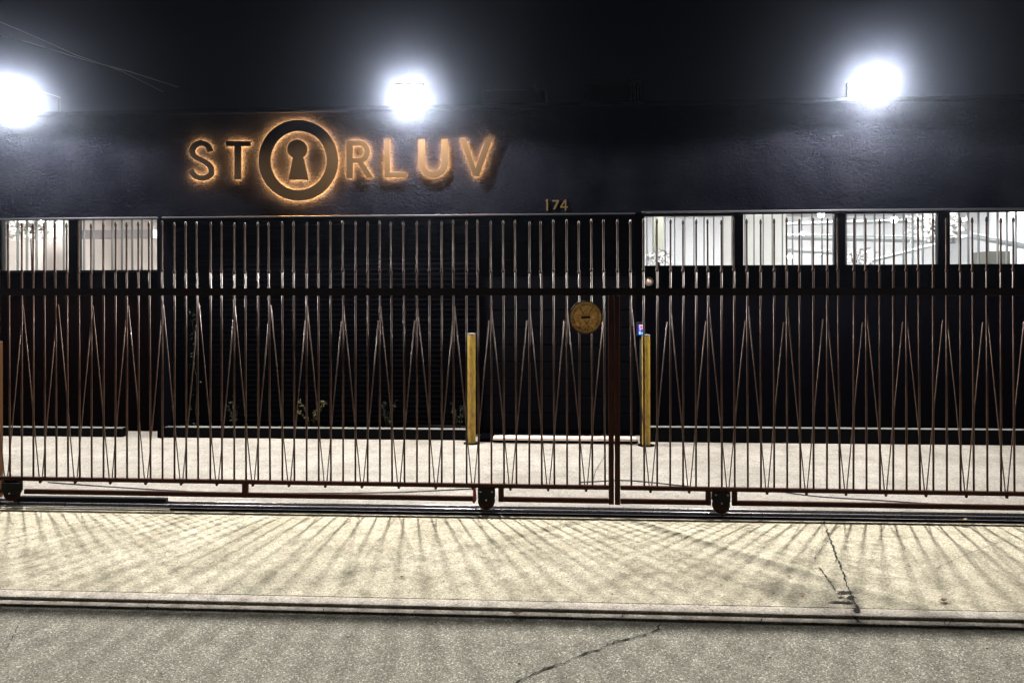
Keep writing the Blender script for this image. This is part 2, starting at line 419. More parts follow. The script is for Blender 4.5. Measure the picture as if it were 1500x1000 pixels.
# ducts, shelf and partition inside the right-hand room
DUCT = M('duct_metal', (.52, .54, .55), .35, .6)
d = MB()
for (a, c, r) in (((1080, 345, 12.5), (1400, 352, 11.2), .05), ((1080, 330, 12.8), (1420, 322, 12.0), .03), ((1085, 362, 12), (1240, 371, 11.3), .035)):
    d.tube([at(*a), at(*c)], r, 12)
d.build('duct', DUCT, b)
sh = MB(); p = at(1095, 372, 13.9); q = at(1195, 372, 13.9)
sh.box(p.x, q.x, 13.6, 14.5, 1.9, 2.05)
sh.build('interior_cabinet', M('tan_cabinet', (.62, .44, .30), .6), b)
pt = MB(); p = at(1060, 350, 11); pt.box(p.x, p.x+.9, 11, 11.08, 0, 3.1); pt.build('interior_partition', M('partition_cream', (.62, .61, .57), .7), b)
pt = MB(); p = at(958, 350, 9.6); q = at(972, 350, 9.6); pt.box(p.x, q.x, 9.6, 9.75, 2.12, 3.1); pt.build('interior_partition', M('partition_grey', (.42, .42, .34), .7), b)
pt = MB(); p = at(1446, 372, 11); q = at(1480, 372, 11); pt.box(p.x, q.x, 11, 11.4, 0, at(1450, 368, 11).z); pt.build('interior_cabinet', M('dark_cabinet', (.12, .12, .10), .7), b)
pt = MB(); p = at(1240, 392, 12.6); q = at(1420, 345, 12.6); pt.tube([p, q], .03, 8); pt.tube([at(1420, 345, 12.0), at(1560, 372, 12.0)], .05, 8); pt.build('stair_rail', DUCT, b)
GLINT = emit('pendant_bulb', (.95, 1, 1), 30)
for (x, y, Y, r) in ((1203, 314, 11, .05), (1176, 342, 11.5, .035), (1157, 376, 11, .035), (1200, 371, 11.5, .03), (1310, 322, 11, .05)):
    MB().lathe(at(x, y, Y), [(.001, -r), (r*.7, -r*.7), (r, 0), (r*.7, r*.7), (.001, r)], 12).build('pendant_bulb', GLINT, b)
# left-room shelf line
pt = MB(); p = at(111, 343, 12.5); q = at(228, 343, 12.5); pt.box(p.x, q.x, 12.4, 12.6, p.z-.08, p.z+.06); pt.build('interior_shelf', M('shelf_grey', (.35, .33, .34), .7), b)
pt = MB(); p = at(86, 330, 9.4); q = at(93, 330, 9.4); pt.box(p.x, q.x, 9.4, 9.46, at(86, 343, 9.4).z, 3.0); pt.build('interior_post', INW, b)

# ------------------------------------------------------------------ planting helper
def leaf_card(m, p, d, size, w=.38):
    d = d.normalized(); s = d.cross(Vector((random.uniform(-1, 1), random.uniform(-1, 1), random.uniform(-1, 1)))).normalized(); n = d.cross(s)
    m.add([p, p+d*size*.35+s*size*w*.8+n*size*.05, p+d*size, p+d*size*.35-s*size*w*.8+n*size*.05, p+d*size*.5-n*size*.04], [(0, 1, 4), (1, 2, 4), (2, 3, 4), (3, 0, 4)])
# white leaf clusters added indoors to imitate tree reflections in the panes
PALE = M('reflection_leaf_white', (.9, .88, .84), .6)
def reflection_leaves(pc, Y, rx, rz, n, label):
    c = at(*pc, Y); r = thing('reflection_leaves', label, 'plant', (c.x, Y, 0), 'pale leaf clusters imitating tree reflections in the windows')
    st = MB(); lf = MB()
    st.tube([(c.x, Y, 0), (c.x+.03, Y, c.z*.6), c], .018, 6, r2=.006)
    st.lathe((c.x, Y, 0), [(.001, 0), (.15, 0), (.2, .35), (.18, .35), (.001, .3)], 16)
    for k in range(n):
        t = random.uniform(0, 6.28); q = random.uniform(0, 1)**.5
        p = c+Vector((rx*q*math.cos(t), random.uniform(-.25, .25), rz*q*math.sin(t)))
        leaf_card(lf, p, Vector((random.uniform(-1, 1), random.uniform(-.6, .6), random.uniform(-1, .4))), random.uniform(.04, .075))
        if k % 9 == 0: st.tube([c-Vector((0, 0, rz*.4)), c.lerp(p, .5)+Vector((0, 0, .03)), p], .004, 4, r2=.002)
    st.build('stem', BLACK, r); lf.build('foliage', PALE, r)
reflection_leaves((45, 335), 9.2, .42, .16, 380, 'added pale leaves imitating a tree reflection in the leftmost window')
reflection_leaves((965, 382), 9.3, .14, .16, 130, 'few added pale leaves imitating a reflection low in the window nearest the door')
reflection_leaves((1252, 385), 9.3, .18, .20, 200, 'added pale leaves imitating a reflection at the lower left of the third window from the door')
reflection_leaves((1372, 330), 9.3, .32, .22, 420, 'added pale leaves imitating a tree reflection across the mullion at the right')

# ------------------------------------------------------------------ kerbs and plants at the wall
KLIT = lowwall('kerb_top_lit', (.16, .16, .15)); KT = M('planter_kerb', (.003, .003, .0035), .9, 0, 0); 
def pk(p0, p1, top, label):
    z1 = at((p0+p1)/2, top, 8.12).z
    m = MB().bbox(X(p0, 8.12), X(p1, 8.12), 8.12, 8.21, 0, z1, .006)
    o = m.build('planter_kerb', KT, loc=(X(p0, 8.12), 8.12, 0))
    MB().box(X(p0, 8.12)+.004, X(p1, 8.12)-.004, 8.124, 8.206, z1-.006, z1+.003).build('lit_top_strip', KLIT, o)  # light caught by the kerb top, painted as a paler strip
    return tag(o, label, 'planter kerb', 'low kerbs along the building')
pk(-700, 178, 623.5, 'low black kerb under the red-brown wall at the far left')
pk(240, 683, 627.5, 'low black planter kerb in front of the small shrubs')
pk(950, 2600, 632.5, 'long low black kerb under the right-hand windows')
SOIL = M('planter_soil', (.02, .014, .01), .95)
tag(MB().box(X(240, 8.12), X(683, 8.12), 8.211, LY-.001, .0006, .10).build('planter_soil', SOIL), 'dark soil bed behind the planter kerb', 'soil', kind='stuff')
PL = M('shrub_leaf', (.015, .024, .010), .6, 0, .2); PL2 = M('shrub_leaf_yellow', (.07, .06, .013), .5); STM = M('shrub_stem', (.02, .016, .01), .9, 0, .1)
def shrub(px, top, half, n, mat, label, grp='small shrubs in the planter', Y=8.27):
    c = at(px, 628, Y); zt_ = at(px, top, Y).z; hw = half/F*Y; z0 = .10
    r = thing('shrub', label, 'plant', (c.x, Y, z0), grp); st = MB(); lf = MB()
    for k in range(9):
        h = (zt_-z0)*random.uniform(.55, 1); dx = random.uniform(-hw, hw); dy = random.uniform(-.04, .10)
        pts = [Vector((c.x+dx*.15, Y+dy*.2, z0)), Vector((c.x+dx*.5, Y+dy*.6, z0+h*.55)), Vector((c.x+dx*.95, Y+dy, z0+h*.95)), Vector((c.x+dx*1.15, Y+dy, z0+h*.92))]
        st.tube(pts, .004, 5, r2=.0015)
        for q in range(n//9):
            t = random.uniform(.15, 1); i = min(int(t*3), 2); p = pts[i].lerp(pts[i+1], t*3-i)
            leaf_card(lf, p, Vector((random.uniform(-1, 1), random.uniform(-1, .6), random.uniform(-.5, .9))), random.uniform(.018, .042))
    st.build('stem', STM, r); lf.build('foliage', mat, r)
shrub(241, 574, 17, 110, PL, 'thin green shrub at the left end of the planter')
shrub(344, 574, 16, 120, PL, 'thin green shrub second from the left in the planter')
shrub(457, 584, 24, 150, PL2, 'yellowish low shrub in the middle of the planter')
shrub(566, 580, 16, 110, PL, 'thin green shrub second from the right in the planter')
shrub(671, 584, 13, 90, PL, 'small green shrub beside the left yellow bollard')
# climbing vine
vc = thing('climbing_vine', 'sparse vine climbing the black slats above the planter', 'plant', (X(285, 8.25), 8.25, .1))
st = MB(); lf = MB(); pts = [at(px, py, 8.26) for px, py in ((290, 628), (286, 600), (289, 560), (283, 530), (287, 500), (281, 470), (285, 445))]
st.tube(pts, .004, 5, r2=.0015)
for k in range(70):
    t = random.uniform(0, 5.99); i = int(t); p = pts[i].lerp(pts[i+1], t-i)
    leaf_card(lf, p+Vector((random.uniform(-.07, .07), -.01, random.uniform(-.03, .03))), Vector((random.uniform(-1, 1), -.5, random.uniform(-1, .5))), random.uniform(.02, .04))
st.build('stem', STM, vc); lf.build('foliage', PL, vc)

# ------------------------------------------------------------------ sign
HUE = 8.005
def curve_mesh(loops, Y, depth, offset=0.0):
    """outline loops of (px, py) at distance Y -> vertices and faces of an extruded plate"""
    cu = bpy.data.curves.new('tmp', 'CURVE'); cu.dimensions = '2D'; cu.fill_mode = 'BOTH'; cu.extrude = depth/2; cu.offset = offset
    for lp in loops:
        sp = cu.splines.new('POLY'); sp.points.add(len(lp)-1); sp.use_cyclic_u = True
        for i, (px, py) in enumerate(lp):
            q = at(px, py, Y); sp.points[i].co = (q.x, q.z, 0, 1)
    o = bpy.data.objects.new('tmp', cu); C.objects.link(o)
    me = bpy.data.meshes.new_from_object(o.evaluated_get(bpy.context.evaluated_depsgraph_get()))
    vs = [(v.co.x, Y-v.co.z+depth/2, v.co.y) for v in me.vertices]; fs = [tuple(p.vertices) for p in me.polygons]
    bpy.data.objects.remove(o); bpy.data.curves.remove(cu); bpy.data.meshes.remove(me)
    return vs, fs
zA = lambda x, y: (270+x/6.25, 165+y/6.25)
zR = lambda x, y: (500+x/6.25, 180+y/6.25)
def arc(cx, cy, rx, ry, a0, a1, n):
    return [(cx+rx*math.cos(math.radians(a0+(a1-a0)*i/n)), cy+ry*math.sin(math.radians(a0+(a1-a0)*i/n))) for i in range(n+1)]
def ribbon(path, w):
    L = []; R = []
    for i, p in enumerate(path):
        a = Vector(path[max(i-1, 0)]); c = Vector(path[min(i+1, len(path)-1)]); d = (c-a).normalized(); n = Vector((-d.y, d.x))
        L.append(tuple(Vector(p)+n*w/2)); R.append(tuple(Vector(p)-n*w/2))
    return L+R[::-1]
def smooth_path(P, k=8):
    P = [Vector(p) for p in P]; out = []
    for i in range(len(P)-1):
        p0 = P[max(i-1, 0)]; p1 = P[i]; p2 = P[i+1]; p3 = P[min(i+2, len(P)-1)]
        for j in range(k):
            t = j/k
            out.append(tuple(.5*((2*p1)+(-p0+p2)*t+(2*p0-5*p1+4*p2-p3)*t*t+(-p0+3*p1-3*p2+p3)*t**3)))
    out.append(tuple(P[-1])); return out
Spath = smooth_path([(236, 352), (214, 302), (158, 277), (98, 298), (70, 345), (86, 392), (140, 425), (196, 455), (240, 497), (243, 556), (204, 590), (152, 598), (98, 580), (56, 528)])
letters = {
 'S': [[zA(*p) for p in ribbon(Spath, 46)]],
 'T': [[zA(*p) for p in ((385, 262), (605, 262), (605, 305), (518, 305), (518, 610), (460, 610), (460, 305), (385, 305))]],
 'R': [[zR(*p) for p in [(48, 162), (165, 162)]+arc(165, 263, 98, 101, -90, 68, 18)+[(292, 500), (232, 500), (150, 364), (105, 364), (105, 505), (48, 505)]],
       [zR(*p) for p in [(105, 205), (160, 205)]+arc(160, 265, 55, 60, -90, 90, 14)+[(105, 325)]]],
 'L': [[zR(*p) for p in ((398, 150), (445, 150), (445, 455), (600, 455), (600, 498), (398, 498))]],
 'U': [[zR(*p) for p in [(710, 150), (765, 150), (765, 366)]+arc(842, 366, 77, 84, 180, 0, 18)+[(920, 366), (920, 150), (975, 150), (975, 366)]+arc(842, 366, 133, 132, 0, 180, 26)]],
 'V': [[zR(*p) for p in ((1083, 140), (1137, 140), (1232, 415), (1330, 138), (1385, 138), (1262, 487), (1210, 487))]],
}
sc = at(500, 235, WY)
sign = thing('sign', 'warm halo-lit bronze lettering STORLUV with a keyhole in the O', 'sign', (sc.x, WY, sc.z))
def plate(nm, loops, lab):
    vs, fs = curve_mesh(loops, HUE, .025); o = MB().add(vs, fs).build(nm, FACE, sign); o['label'] = lab
    vs, fs = curve_mesh(loops, WY-.030, .006, -.004); ls = MB().add(vs, fs).build('light_strip', BLACK, o, off=tuple(sign['_o'])); ls.data.materials.append(HALO)
    for pl in ls.data.polygons:          # LEDs face the wall only
        if abs(pl.normal.y) > .9 and (pl.center.y + sign['_o'][1]) > WY-.030: pl.material_index = 1
    for lp in loops[:1]:
        xs = [p[0] for p in lp]; ys = [p[1] for p in lp]
        for q in (0, len(lp)//2):
            c = at(lp[q][0]*.96+.04*sum(xs)/len(xs), lp[q][1]*.93+.07*sum(ys)/len(ys), HUE+.04)
            MB().tube([(c.x, HUE+.026, c.z), (c.x, WY+.01, c.z)], .003, 6).build('stand_off', BLACK, o, off=tuple(sign['_o']))
for ch, loops in letters.items(): plate('letter', loops, 'bronze letter %s' % ch)
RC = zA(1045, 436)
plate('ring', [arc(RC[0], RC[1], 58, 59, 0, 360, 72)[:-1], arc(RC[0]+.3, RC[1]+.3, 41.5, 43.5, 0, 360, 72)[:-1]], 'broad bronze ring forming the letter O')
kh = [zA(*p) for p in arc(1033, 335, 92, 88, 118, 422, 30)]
kh = [zA(*p) for p in [(955, 612), (995, 415)]+arc(1035, 335, 90, 88, 120, 420, 30)+[(1092, 412), (1135, 612)]]
plate('keyhole', [kh], 'bronze keyhole in the middle of the ring')

# house number
zN = lambda x, y: (780+x/8.333, 280+y/8.333)
hc = at(815, 300, WY); hn = thing('house_number', 'small gold numerals 174 at the lower edge of the dark wall', 'house number', (hc.x, WY, hc.z))
nums = {'1': [(160, 122), (172, 98), (190, 98), (190, 240), (172, 240), (172, 122)],
        '7': [(245, 108), (325, 108), (325, 124), (275, 226), (255, 220), (300, 126), (245, 126)]}
for ch, lp in nums.items():
    vs, fs = curve_mesh([[zN(*p) for p in lp]], WY-.02, .012); o = MB().add(vs, fs).build('numeral', GOLD, hn); o['label'] = 'gold numeral '+ch
vs, fs = curve_mesh([[zN(*p) for p in ((395, 104), (415, 104), (415, 186), (434, 186), (434, 202), (415, 202), (415, 238), (397, 238), (397, 202), (342, 202), (342, 186))],
                     [zN(*p) for p in ((397, 132), (397, 186), (363, 186))]], WY-.02, .012)
o = MB().add(vs, fs).build('numeral', GOLD, hn); o['label'] = 'gold numeral 4'

# ------------------------------------------------------------------ wall flood lamps
HOUS = M('lamp_housing', (.05, .05, .055), .45, .5)
LENS = emit('flood_lamp_lens', (.97, .97, 1), 120)
def flood(px, py, label):
    c = at(px, py, LAMP_Y); r = thing('flood_lamp', label, 'lamp', (c.x, LAMP_Y, c.z), 'flood lamps on the parapet')
    # housing tilted 45 degrees, lens facing the yard
    def tilt(m, ang=math.radians(50)):
        R = Matrix.Rotation(ang, 3, 'X'); m.v = [tuple(R @ Vector(v)+c) for v in m.v]; return m
    h = MB().bbox(-.15, .15, -.01, .07, -.12, .12, .012)
    for k in range(7): h.box(-.12+k*.04-.004, -.12+k*.04+.004, .0705, .10, -.10, .10)
    h.box(-.155, .155, -.03, -.0105, .1, .125); h.box(-.155, .155, -.03, -.0105, -.125, -.1); h.box(-.155, -.13, -.03, -.0105, -.0995, .0995); h.box(.13, .155, -.03, -.0105, -.0995, .0995)
    tilt(h).build('housing', HOUS, r)
    tilt(MB().box(-.128, .128, -.02, -.011, -.098, .098)).build('lens', LENS, r)
    br = MB().tube([c+Vector((0, .06, .05)), c+Vector((0, .25, .12)), (c.x, WY+.12, ZP+.25), (c.x, WY+.12, ZP+.05)], .014, 8)
    br.bbox(c.x-.06, c.x+.06, WY+.05, WY+.2, ZP+.051, ZP+.06)
    br.build('bracket', HOUS, r)
    ld = bpy.data.lights.new('flood_light', 'SPOT'); ld.shadow_soft_size = .06; ld.spot_size = math.radians(170); ld.spot_blend = .2; ld.energy = LAMP_W; ld.color = (1, .965, .93)
    lo = bpy.data.objects.new('flood_light', ld); C.objects.link(lo); lo.parent = r
    lo.location = (0, -.05, -.06); lo.rotation_euler = (math.radians(-14), 0, 0)
flood(28, 140, 'blazing white flood lamp at the left edge above the wall')
flood(603, 135, 'blazing white flood lamp above the lettering')
flood(1278, 118, 'blazing white flood lamp on the right above the windows')
# a wider one past the left and right edges is not in view; none built

# ------------------------------------------------------------------ yard fittings
YEL = M('yellow_paint', (.52, .33, .035), .5); 
def yel():
    m = YEL; co = coord(m, (1, 1, .4)); base(m, ramp(m, noise(m, co, 26, 6, .75), [(.38, (.24, .165, .012)), (.55, (.17, .095, .009)), (.70, (.045, .018, .005))]))
    bump(m, noise(m, co, 90, 3, .7), .2, .002)
yel()
def bollard(px, top, base_px, label, Y):
    x = X(px, Y); zt_ = at(px, top, Y).z; r = thing('bollard', label, 'bollard', (x, Y, 0), 'yellow bollards by the door')
    MB().lathe((x, Y, 0), [(.044, 0), (.044, zt_-.02), (.041, zt_-.008)], 28).build('post', YEL, r)
    MB().lathe((x, Y, 0), [(.044, zt_-.008), (.046, zt_+.004), (.03, zt_+.010), (.0005, zt_+.012)], 28).build('cap', M('bollard_cap', (.12, .11, .10), .7), r)
    MB().lathe((x, Y, 0), [(.09, .0005), (.09, .008), (.049, .012)], 24).build('footing', KT, r)
bollard(690.5, 489, 0, 'yellow bollard left of the door beside the planter', 7.95)
bollard(946, 491, 0, 'yellow bollard right of the door beside the keypad', 7.93)
# keypad
kp = at(939, 482, 7.97); r = thing('keypad', 'small entry keypad with glowing blue screen on a slim post', 'keypad', (kp.x, 7.99, 0))
MB().tube([(kp.x, 8.0, 0), (kp.x, 8.0, kp.z-.06)], .012, 10).build('post', BLACK, r)
MB().bbox(kp.x-.045, kp.x+.045, 7.975, 8.02, kp.z-.075, kp.z+.075, .006).build('case', BLACK, r)
MB().box(kp.x-.033, kp.x+.033, 7.971, 7.9745, kp.z-.062, kp.z+.05).build('screen', emit('blue_screen', (.01, .03, .5), .45), r)
mk = MB()
for (x0, x1, z0, z1) in ((-.02, .022, .034, .046), (-.02, -.006, .018, .030), (.012, .022, .018, .030), (-.02, .022, .002, .012), (-.018, .0, -.014, -.006)):
    mk.box(kp.x+x0, kp.x+x1, 7.969, 7.9705, kp.z+z0, kp.z+z1)
mk.build('screen_marks', emit('screen_marks_pink', (1, .5, .45), .3), r)
mk = MB(); mk.box(kp.x-.022, kp.x-.004, 7.969, 7.9705, kp.z-.056, kp.z-.024); mk.box(kp.x+.004, kp.x+.02, 7.969, 7.9705, kp.z-.05, kp.z-.036)
mk.build('screen_marks', emit('screen_marks_blue', (.15, .5, 1), 1.1), r)
# round camera on the wall
cc = at(951, 412, 8.43); r = thing('security_camera', 'small round dome camera on the wall below the window nearest the door', 'camera', (cc.x, LY, cc.z))
MB().lathe((cc.x, LY-.002, cc.z), [(.052, 0), (.052, -.03), (.046, -.045), (.036, -.045), (.034, -.03)], 26, 'Y').build('housing', M('camera_grey', (.25, .24, .25), .35, .4), r)
MB().lathe((cc.x, LY-.002, cc.z), [(.034, -.03), (.026, -.05), (.014, -.06), (.0005, -.063)], 26, 'Y').build('lens', M('camera_lens_pink', (.65, .42, .33), .3), r)

# ------------------------------------------------------------------ sliding gate
GY = 5.40
GT = .0024
def gz(x): return -GT*x
xa = X(14.4, GY); xb = X(886, GY); sp = (xb-xa)/49
zm = Z(427.5, GY); 
zr1 = Z(708, GY); zr0 = Z(714.5, GY); zl1 = Z(728, GY)+.003; zl0 = Z(734.5, GY)
ztip = Z(322, GY); zcol = Z(397, GY); zm1 = Z(422, GY); zm0 = Z(433, GY)
def rail(m, x0, x1, z0, z1, y0, y1, bv=.003):
    n = m.v.__len__(); m.bbox(x0, x1, y0, y1, z0, z1, bv)
    for i in range(n, len(m.v)): x, y, z = m.v[i]; m.v[i] = (x, y, z+gz(x))
    return m
# shared picket meshes, local origin on the leaf's base line
def mesh_of(m, nm, mat):
    me = bpy.data.meshes.new(nm); me.from_pydata(m.v, [], m.f); me.update(); me.polygons.foreach_set('use_smooth', m.sm); me.materials.append(mat); return me
pk_me = mesh_of(MB().tube([(0, 0, zr1-.002), (0, 0, zcol)], .0070, 14), 'picket', BAR)
sm = MB(); sm.lathe((0, 0, 0), [(.0005, zcol-.014), (.0105, zcol-.010), (.0112, zcol), (.010, zcol+.008), (.0066, zcol+.013), (.0064, ztip-.055), (.006, ztip-.045), (.0088, ztip-.032), (.0092, ztip-.026), (.0065, ztip-.009), (.0005, ztip)], 10)
sm.sm = [True]*len(sm.f)
spear_me = mesh_of(sm, 'spear', BAR)
def picket(root, x):
    o = bpy.data.objects.new('picket', pk_me); C.objects.link(o); o.parent = root
    o.location = (x-root['_o'][0], random.uniform(-.001, .001), gz(x)); o.rotation_euler = (random.gauss(0, .0018), random.gauss(0, .0026), random.uniform(-.12, .12))
    s = bpy.data.objects.new('spear', spear_me); C.objects.link(s); s.parent = o
    s.location = (random.uniform(-.0035, .0005), 0, random.gauss(0, .004))
def zig(root, xbot, y, left=True, right=True):
    zt_, zb_ = Z(448, GY), Z(716, GY); h = 1.5*sp
    for s in (-1, 1):
        if (s < 0 and not left) or (s > 0 and not right): continue
        yy = y+(.0125 if s < 0 else .021); xt = xbot+s*(h-.004)+random.gauss(0, .002); top = zt_+random.gauss(0, .006)-(0.0 if s < 0 else .11)
        if s > 0: xt -= (.11/(zt_-zb_))*h
        a = Vector((xbot+s*.006, yy, zb_+gz(xbot)-.006)); c = Vector((xt, yy, top+gz(xt))); mid = a.lerp(c, .5)+Vector((random.gauss(0, .002), 0, 0))
        MB().tube([a, mid, c], .0042, 7).build('diagonal_rod', ROD, root)
    MB().lathe((xbot, yy-.01, zb_+gz(xbot)), [(.0005, -.016), (.009, -.012), (.010, .0), (.008, .012)], 10).build('rod_tip', RAIL, root)
def wheel(root, px, housing=(13, 714, 737)):
    x = X(px, GY); wr = Z(722, GY)-.028; zc = .03+.058
    m = MB(); m.lathe((x, GY, zc+gz(x)), [(.02, -.016), (.056, -.016), (.062, -.012), (.050, -.003), (.050, .003), (.062, .012), (.056, .016), (.02, .016)], 32, 'Y')
    w = m.build('wheel', RAIL, root)
    hub = MB()
    hub.lathe((x, GY, zc+gz(x)), [(.0005, -.026), (.012, -.026), (.012, .026), (.0005, .026)], 12, 'Y')
    for k in range(5):
        t = k*2*math.pi/5+.3; dx, dz = math.cos(t)*.03, math.sin(t)*.03
        hub.tube([(x+dx*.3, GY, zc+gz(x)+dz*.3), (x+dx*.95, GY, zc+gz(x)+dz*.95)], .006, 6)
    hub.build('hub', BLACK, w)
    hm = MB(); hw = .062; top = zr0+gz(x)-.001
    for sy in (-.025, .026):
        vs = []
        prof = [(-hw, top), (-hw, .115), (-.035, .072), (.035, .072), (hw, .115), (hw, top)]
        for yy in (sy, sy+.008): vs += [(x+a, GY+yy, c) for a, c in prof]
        hm.add(vs, [(0, 1, 2, 3, 4, 5), (11, 10, 9, 8, 7, 6)]+[(i, i+6, (i+1) % 6+6, (i+1) % 6) for i in range(6)])
    hm.box(x-hw+.002, x+hw-.002, GY-.0255, GY+.0255, top-.012, top-.001)
    ho = hm.build('wheel_housing', BLACK, root)
    for bx_, bz in ((-.042, .16), (.042, .16), (0, .10)):
        if bz < top-.01: MB().lathe((x+bx_, GY-.0245, bz), [(.0005, -.006), (.006, -.006), (.007, 0), (.0005, 0.0)], 6, 'Y').build('bolt', TRACK, ho, off=tuple(root['_o']))

# left leaf
L = thing('sliding_gate', 'long rusty sliding gate leaf of spear-topped bars left of the meeting posts', 'gate', (X(300, GY), GY, 0), 'rusty sliding gate leaves')
XL = X(-330, GY)
rail(MB(), XL, X(899, GY), zm0, zm1, GY-.025, GY-.0085).build('top_rail', TOPR, L)
rail(MB(), XL, X(891, GY)-.001, zr0, zr1-.003, GY-.016, GY+.016).build('bottom_rail', RAIL, L)
n0 = -18
for i in range(n0, 50):
    picket(L, xa+i*sp)
for k in range(-6, 16):
    zig(L, xa+(2.5+3*k)*sp, GY)
rail(MB(), X(36, GY), X(354.5, GY), zl0, zl1, GY-.014, GY+.014).build('lower_bar', RAIL, L)
rail(MB(), X(363, GY), X(692, GY), zl0, zl1, GY-.014, GY+.014).build('lower_bar', RAIL, L)
rail(MB(), X(354.6, GY), X(362.9, GY), zl0-.001, zr0-.001, GY-.0145, GY+.0145).build('upright', RAIL, L)
rail(MB(), X(737.5, GY), X(891, GY)-.001, zl0, zl1, GY-.014, GY+.014).build('lower_bar', RAIL, L)
rail(MB(), X(729.5, GY), X(737.4, GY), zl0-.001, zr0-.001, GY-.0145, GY+.0145).build('upright', RAIL, L)
rail(MB(), X(891, GY), X(898.6, GY), zl0-.009, zm0-.001, GY-.007, GY+.007).build('end_post', RAIL, L)
rail(MB(), XL, X(2, GY), zl0, zl1, GY-.014, GY+.014).build('lower_bar', RAIL, L)
rs = MB(); x = X(694.8, GY); rs.add([(x-.009, GY-.02, zr0-.002), (x+.007, GY-.02, zr0-.002), (x+.013, GY-.02, zl0+.01), (x-.002, GY-.02, zl0-.012), (x-.014, GY-.02, zl0-.006)], [(4, 3, 2, 1, 0)])
rs.add([(a, b_+.035, c) for a, b_, c in rs.v], [(0, 1, 2, 3, 4)]); rs.f += [(i, (i+1) % 5, (i+1) % 5+5, i+5) for i in range(5)]; rs.sm += [False]*5
rs.build('stop_bracket', REDP, L)
wheel(L, 712); wheel(L, 17)
m = MB().bbox(X(7, GY), X(36.5, GY), GY-.045, GY-.036, .118, zr0, .003); m.build('mounting_plate', BLACK, L)
# right leaf
Rr = thing('sliding_gate', 'rusty sliding gate leaf of spear-topped bars right of the meeting posts', 'gate', (X(1200, GY), GY, 0), 'rusty sliding gate leaves')
XR = X(1830, GY)
rail(MB(), X(899.6, GY), XR, zm0, zm1, GY-.025, GY-.0085).build('top_rail', TOPR, Rr)
rail(MB(), X(908, GY)+.001, XR, zr0, zr1-.003, GY-.016, GY+.016).build('bottom_rail', RAIL, Rr)
xc = X(924.4, GY); 
for i in range(0, 45): picket(Rr, xc+i*.0922)
picket(Rr, X(908, GY)-.008)
picket(Rr, X(899.9, GY)-.0)if False else None
for k in range(0, 15): zig(Rr, xc+(1.5+3*k)*.0922, GY)
rail(MB(), X(900, GY), X(907.8, GY), zl0-.010, zm0-.001, GY-.007, GY+.007).build('end_post', RAIL, Rr)
rail(MB(), X(908, GY)+.001, X(1033, GY), zl0, zl1, GY-.014, GY+.014).build('lower_bar', RAIL, Rr)
rail(MB(), X(1033.1, GY), X(1040.6, GY), zl0-.001, zr0-.001, GY-.0145, GY+.0145).build('upright', RAIL, Rr)
rail(MB(), X(1079.2, GY), XR, zl0, zl1, GY-.014, GY+.014).build('lower_bar', RAIL, Rr)
rail(MB(), X(1071.5, GY), X(1079.1, GY), zl0-.001, zr0-.001, GY-.0145, GY+.0145).build('upright', RAIL, Rr)
wheel(Rr, 1055.5)

# medallion on the gate
mc = at(858, 465, GY-.03); rr = 24.5/F*GY*1.0
md = thing('medallion', 'round rusty cast-iron cover hung on the gate bars', 'medallion', (mc.x, GY-.03, mc.z))
def rustm():
    m = M('ochre_rust', (.3, .2, .08), .7, .2); co = coord(m)
    base(m, ramp(m, noise(m, co, 30, 6, .8), [(.3, (.16, .035, .01)), (.42, (.62, .28, .06)), (.55, (.85, .56, .18)), (.72, (1, .86, .45))]))
    bump(m, noise(m, co, 110, 4, .7), .7, .004); return m
ORR = rustm(); DKR = M('dark_rust', (.05, .016, .01), .8)
MB().lathe((mc.x, GY-.03, mc.z), [(.0005, .02), (rr*.93, .02), (rr*.93, 0), (rr*.9, -.006), (.0005, -.006)], 48, 'Y').build('disc', ORR, md)
MB().lathe((mc.x, GY-.03, mc.z), [(rr*.935, .021), (rr, .019), (rr, -.012), (rr*.935, -.012)], 48, 'Y').build('rim', DKR, md)
gm = MB()
for k in range(46):
    if k % 12 == 3: continue
    t = 2*math.pi*k/46+.05; r0 = rr*random.uniform(.68, .72); r1 = rr*random.uniform(.79, .84); tw = random.uniform(-.03, .03)
    a = Vector((mc.x+r0*math.cos(t), GY-.038, mc.z+r0*math.sin(t))); c = Vector((mc.x+r1*math.cos(t+tw), GY-.038, mc.z+r1*math.sin(t+tw)))
    gm.tube([a, c], random.uniform(.0018, .0028), 5)
for (x0, z0, x1, z1) in ((-.34, .62, -.12, .18), (.38, .55, .16, .15), (-.1, -.15, .06, -.42), (.06, -.42, .2, -.15), (-.2, -.55, -.05, -.45)):
    gm.tube([(mc.x+rr*x0, GY-.037, mc.z+rr*z0), (mc.x+rr*x1, GY-.037, mc.z+rr*z1)], .0022, 5)
gm.build('raised_markings', M('marking_rust', (.08, .02, .006), .8), md)
MB().tube([(mc.x-rr*.26, GY-.038, mc.z-rr*.02), (mc.x+rr*.26, GY-.038, mc.z+rr*.02)], .0085, 8).build('slot', DKR, md)

